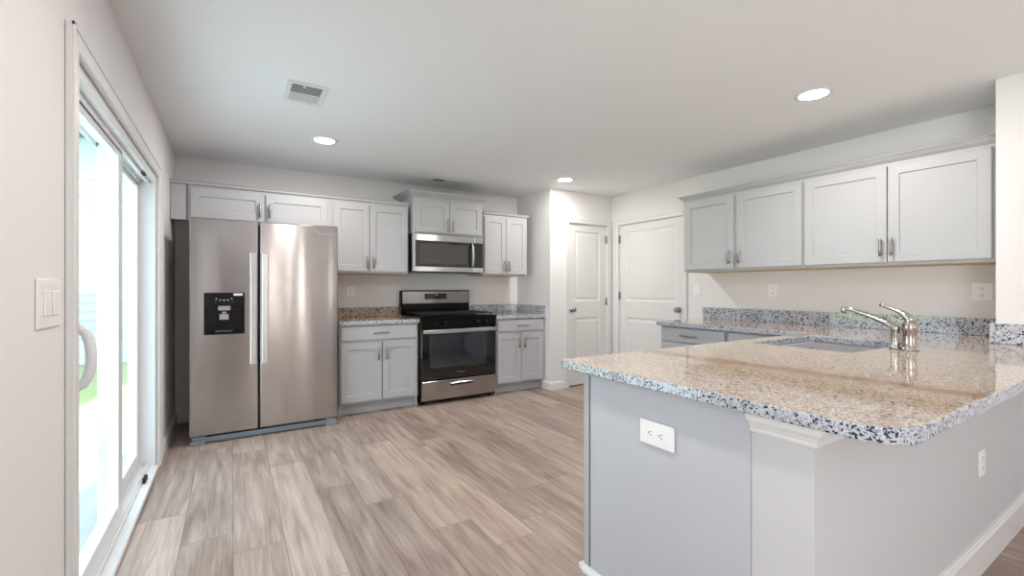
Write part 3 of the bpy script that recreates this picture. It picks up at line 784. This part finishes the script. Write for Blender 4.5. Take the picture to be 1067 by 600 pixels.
# ---------------------------------------------------------------- range
def range_():
    x0, x1, yf = 1.660, 2.560, 4.44; w = x1-x0
    t = thing('gas_range', 'freestanding stainless gas range with black oven door and four burners', 'range', (x0, YB-.003, 0))
    D = YB-.003-yf; y = -D
    MB().box(0, w, y+.03, -.02, .06, .905, .004).box(.02, w-.02, y+.07, -.06, .03, .06).build('range_body', M['black'], t)
    for a in (.04, w-.04):
        for bb in (y+.08, -.08): MB().cyl((a, bb, 0), (a, bb, .035), .016, .013, 12).build('leg', M['black'], t)
    # cooktop
    c = MB(); c.box(-.006, w+.004, y-.006, -.05, .906, .930, .006, seg=2).box(.03, w-.03, y+.03, -.09, .930, .934, .002); c.build('cooktop', M['black'], t)
    # burners and grates
    for bx, by, br in ((.22, -.47, .05), (.68, -.47, .055), (.22, -.22, .045), (.68, -.22, .04)):
        MB().lathe([(0, 0), (br, 0), (br, .01), (br*.8, .014), (br*.8, .02), (0, .022)], (bx, by, .934), (0, 0, 1), 24).build('burner', M['iron'], t)
    for ax, bx in ((.035, w/2-.006), (w/2+.006, w-.035)):
        g = MB(); z0, z1 = .950, .962; ya, yb = y+.045, -.10
        for yy in (ya, yb-.012, (ya+yb)/2-.006): g.box(ax, bx, yy, yy+.012, z0, z1, .002)
        for xx in (ax, bx-.012, (ax+bx)/2-.006): g.box(xx, xx+.012, ya, yb, z0, z1, .002)
        for yy in ((ya*.75+yb*.25), (ya*.25+yb*.75)): g.box(ax, bx, yy-.005, yy+.005, z0, z1+.002, .002)
        for xx in (ax, bx-.012):
            for yy in (ya, yb-.012): g.box(xx, xx+.012, yy, yy+.012, .931, z0)
        g.build('grate', M['iron'], t)
    # control fascia with knobs
    MB().box(.004, w-.004, y-.004, y+.03, .812, .906, .004).build('control_fascia', M['black'], t)
    for kx in (.155, .262, .655, .752):
        kn = MB(); kn.lathe([(0, 0), (.026, 0), (.026, .006), (.021, .01), (.019, .03), (.016, .034), (0, .034)], (kx, y-.004, .862), (0, -1, 0), 24)
        kn.box(kx-.004, kx+.004, y-.046, y-.030, .842, .882, .002)
        ko = kn.build('knob', M['black'], t)
        MB().box(kx+.017, kx+.026, y-.014, y-.0065, .846, .878, .001).build('indicator', M['steel2'], ko)
    # oven door
    dr = MB().box(.006, w-.006, y, y+.03, .262, .806, .005).build('oven_door', M['blackglass'], t)
    MB().box(.10, w-.12, y-.0012, y+.002, .39, .745, .0008).build('oven_window', M['ovenwin'], dr)
    MB().box(.012, w-.012, y-.052, y-.036, .756, .798, .006, seg=2).box(.03, .06, y-.04, y+.001, .762, .792, .003).box(w-.06, w-.03, y-.04, y+.001, .762, .792, .003).build('handle', M['steel2'], dr)
    text('Whirlpool', 'badge', .024, (w/2+.01, y-.0012, .327), (R(90), 0, 0), M['steel2'], dr)
    # drawer
    dw = MB().box(.008, w-.008, y-.004, y+.03, .052, .254, .006, seg=2).build('drawer', M['steel'], t)
    MB().box(.33, .60, y-.0055, y-.003, .186, .212, .001).build('pull_slot', M['slot'], dw)
    MB().box(.325, .605, y-.016, y-.004, .206, .220, .004).build('handle', M['steel2'], dw)
    # backguard
    b = MB(); b.box(-.025, w-.055, -.085, -.018, .93, 1.208, .005); b.build('backguard', M['black'], t)
    bg = MB().box(-.012, w-.068, -.094, -.083, 1.052, 1.198, .004).build('backguard_panel', M['steel'], t)
    k = MB().box(.258, .536, -.0965, -.092, 1.102, 1.168, .002)
    for i in range(4):
        for j in range(2): k.box(.275+i*.022, .287+i*.022, -.0975, -.096, 1.115+j*.024, 1.119+j*.024, mi=1)
        for j in range(2): k.box(.450+i*.020, .461+i*.020, -.0975, -.096, 1.115+j*.024, 1.119+j*.024, mi=1)
    k.box(.383, .425, -.0975, -.096, 1.145, 1.157, mi=1)
    k.build('display', [M['screen'], M['pebble']], bg)
M['ovenwin'] = mat('oven window glass', (46, 48, 54), .05, bump=.0, spec=1.0)
range_()

# ---------------------------------------------------------------- wall plates
def duplex_parts(t, cx, cz, horizontal=False):
    m = MB(); s = MB()
    for q in (-.021, .021):
        ox, oz = (q*1.15, 0) if horizontal else (0, q)
        b = bmesh.new()
        for i in range(20):
            a = 2*PI*i/20; b.verts.new((cx+ox+.019*max(-.82, min(.82, math.cos(a)))*1.05, -.0075, cz+oz+.017*math.sin(a)))
        b.faces.new(b.verts); ex = bmesh.ops.extrude_face_region(b, geom=list(b.faces)); 
        for v in [e for e in ex['geom'] if isinstance(e, bmesh.types.BMVert)]: v.co.y = -.004
        bmesh.ops.recalc_face_normals(b, faces=b.faces); m.merge(b)
        if horizontal:
            s.box(cx+ox-.004, cx+ox+.004, -.0080, -.0070, cz+oz+.005, cz+oz+.0072).box(cx+ox-.004, cx+ox+.004, -.0080, -.0070, cz+oz-.0072, cz+oz-.005).cyl((cx+ox-.010, -.0080, cz+oz), (cx+ox-.010, -.0070, cz+oz), .003, n=10)
        else:
            s.box(cx+ox-.0078, cx+ox-.0052, -.0080, -.0070, cz+oz-.001, cz+oz+.008).box(cx+ox+.0052, cx+ox+.0078, -.0080, -.0070, cz+oz-.001, cz+oz+.007).cyl((cx+ox, -.0080, cz+oz-.008), (cx+ox, -.0070, cz+oz-.008), .003, n=10)
    bmx = s.bm
    for f in bmx.faces: f.material_index = 1
    for f in list(bmx.faces): 
        try:
            nf = m.bm.faces.new([m.bm.verts.new(v.co) for v in f.verts]); nf.material_index = 1
        except ValueError: pass
    m.build('receptacle', [M['plate'], M['slot']], t)
def plate(label, loc, rz, w, h, kind, group='outlets and switch plates', name='outlet'):
    t = thing(name, label, 'outlet' if name == 'outlet' else 'switch', loc, rz, group)
    MB().box(-w/2, w/2, -.0065, -.0004, -h/2, h/2, .0025, seg=2).build('cover_plate', M['plate'], t)
    if kind == 'v': duplex_parts(t, 0, 0)
    if kind == 'h': duplex_parts(t, 0, 0, True)
    if kind == 'sw2':
        for q in (-.035, .035): MB().box(q-.022, q+.022, -.011, -.006, -.034, .034, .002).build('rocker', M['plate'], t)
    if kind == 'sw1': MB().box(-.019, .019, -.010, -.006, -.034, .034, .002).build('rocker', M['plate'], t)
    if kind == 'combo':
        MB().box(-.052, -.016, -.011, -.006, -.034, .034, .002).build('rocker', M['plate'], t); duplex_parts(t, .027, 0)
    return t
# on the end panel of the peninsula (x = 1.311)
plate('white horizontal outlet on the blue-grey peninsula end panel', (PWX-.0052, 1.10, .703), -90, .155, .088, 'h')
plate('bright white outlet on right wall below the cabinet nearest the thicker wall', (XR, .882, 1.21), -90, .1, .118, 'v')
plate('small white outlet on right wall midway along the backsplash', (XR, 2.262, 1.215), -90, .085, .115, 'v')
plate('small white switch plate on right wall next to the white door', (XR, 3.06, 1.205), -90, .085, .115, 'sw1', name='light_switch')
plate('white outlet on back wall between refrigerator and range', (1.10, YB, 1.195), 0, .085, .115, 'v')
plate('white outlet on near face of the peninsula wall above baseboard', (2.82, HW0, .46), 0, .085, .115, 'v')
plate('white double rocker light switch on left wall beside sliding door', (XL, 1.76, 1.192), 90, .19, .135, 'sw2', name='light_switch')

# ---------------------------------------------------------------- ceiling fittings
def recessed(label, x, y):
    t = thing('recessed_light', label, 'light', (x, y, H), group='recessed ceiling lights')
    MB().lathe([(.078, 0), (.078, -.004), (.092, -.006), (.104, -.003), (.105, 0)], (0, 0, -.0003), (0, 0, 1), 40).build('trim_ring', M['white'], t)
    MB().lathe([(0, -.003), (.079, -.003)], (0, 0, -.0003), (0, 0, 1), 32).build('lens', M['lamp'], t)
    l = bpy.data.lights.new('lamp', 'AREA'); l.shape = 'DISK'; l.size = .15; l.energy = 9; l.color = (1, .94, .90)
    o = bpy.data.objects.new('lamp', l); col.objects.link(o); o.parent = t; o.location = (0, 0, -.008)
    return t
recessed('round lit recessed ceiling light in front of the refrigerator', .645, 3.94)
recessed('round lit recessed ceiling light near the pantry corner', 3.165, 3.945)
recessed('round lit recessed ceiling light above the sink, the largest in view', 3.09, 1.38)
recessed('round lit recessed ceiling light overhead, above the open floor by the peninsula', .645, 1.38)  # unseen fourth light, added for its reflection in the refrigerator

def register(label, x0, x1, y0, y1, along_x, dark_first):
    t = thing('ceiling_vent', label, 'vent', (x0, y0, H), group='ceiling air registers')
    w, l = x1-x0, y1-y0; f = .028
    m = MB(); z = -.008
    m.box(0, f, 0, l, z, -.0004, .002).box(w-f, w, 0, l, z, -.0004, .002).box(f, w-f, 0, f, z, -.0004, .002).box(f, w-f, l-f, l, z, -.0004, .002)
    fr = m.build('vent_frame', M['white'], t)
    MB().box(f, w-f, f, l-f, -.0012, -.0006).build('duct_shadow', M['ventdark'], t)  # flat dark sheet painted as the shade inside the duct
    s = MB()
    if along_x:      # blades run along X, two banks split at mid Y
        mid = l/2; s.box(f, w-f, mid-.004, mid+.004, -.007, -.0015)
        n = 7
        for k in range(n):
            yy = f+.004+(mid-f-.008)*k/(n-1)
            a = -.006 if dark_first else .006
            s.box(f, w-f, yy-.0008, yy+.0008, -.006, -.0015)
            yy2 = mid+.008+(l-f-mid-.012)*k/(n-1)
            s.box(f, w-f, yy2-.0068, yy2+.0068, -.006, -.0050)
        s.box(.09, .10, f-.002, f+.03, -.012, -.006)
    else:
        mid = w*.42; s.box(mid-.004, mid+.004, f, l-f, -.007, -.0015)
        n = 6
        for k in range(n):
            xx = f+.004+(mid-f-.008)*k/(n-1)
            s.box(xx-.0008, xx+.0008, f, l-f, -.006, -.0015)
        n = 12
        for k in range(n):
            xx = mid+.008+(w-f-mid-.012)*k/(n-1)
            s.box(xx-.0075, xx+.0075, f, l-f, -.006, -.0050)
    s.build('louvers', M['white'], fr)
register('rectangular white ceiling vent with dark slots, in front of the refrigerator light', .275, .50, 2.895, 3.215, True, True)
register('small slim white ceiling vent above the range cabinets', 1.87, 2.27, 4.60, 4.80, False, True)

# ---------------------------------------------------------------- outdoors beyond the sliding door
M['lawn'] = mat('lawn', (150, 165, 110), .9, bump=.6, bscale=40)
M['slabc'] = mat('concrete patio', (186, 190, 190), .8, bump=.3, bscale=60)
M['siding'] = mat('pale lap siding', (205, 222, 226), .6, bump=.05)
MB().box(-30, XL-T-.001, -15, 40, -.3, -.16).build('ground', M['lawn'], kind='structure')
MB().box(-4.6, XL-T-.002, -5, 5.2, -.16, -.05).build('patio_slab', M['slabc'], kind='structure')
m = MB(); yw = 11.0
for k in range(26):
    z = -.15+k*.16
    b = bmesh.new(); vs = [b.verts.new(p) for p in ((-9, yw-.02, z), (-.85, yw-.02, z), (-.85, yw, z+.16), (-9, yw, z+.16), (-9, yw+.05, z), (-.85, yw+.05, z), (-.85, yw+.05, z+.16), (-9, yw+.05, z+.16))]
    for q in ((0, 1, 2, 3), (0, 4, 5, 1), (1, 5, 6, 2), (4, 7, 6, 5), (0, 3, 7, 4), (3, 2, 6, 7)): b.faces.new([vs[i] for i in q])
    bmesh.ops.recalc_face_normals(b, faces=b.faces); m.merge(b)
t = thing('neighbor_house', 'pale lap-sided neighboring house seen through the sliding door glass', 'house', (0, 0, -.15))
o = m.build('siding_wall', M['siding'], t); o.location = (0, 0, .15)
MB().box(-9, -.85, yw+.06, yw+6, 0, 4.15).build('house_volume', M['siding'], t)
b = MB(); b.sweep([(0, 4.1), (.4, 4.1), (.4, 4.25), (-3, 5.8), (-3, 4.3), (0, 4.3)], [(-9.3, yw-.02), (-.9, yw-.02)]).build('roof', M['fridgeside'], t)
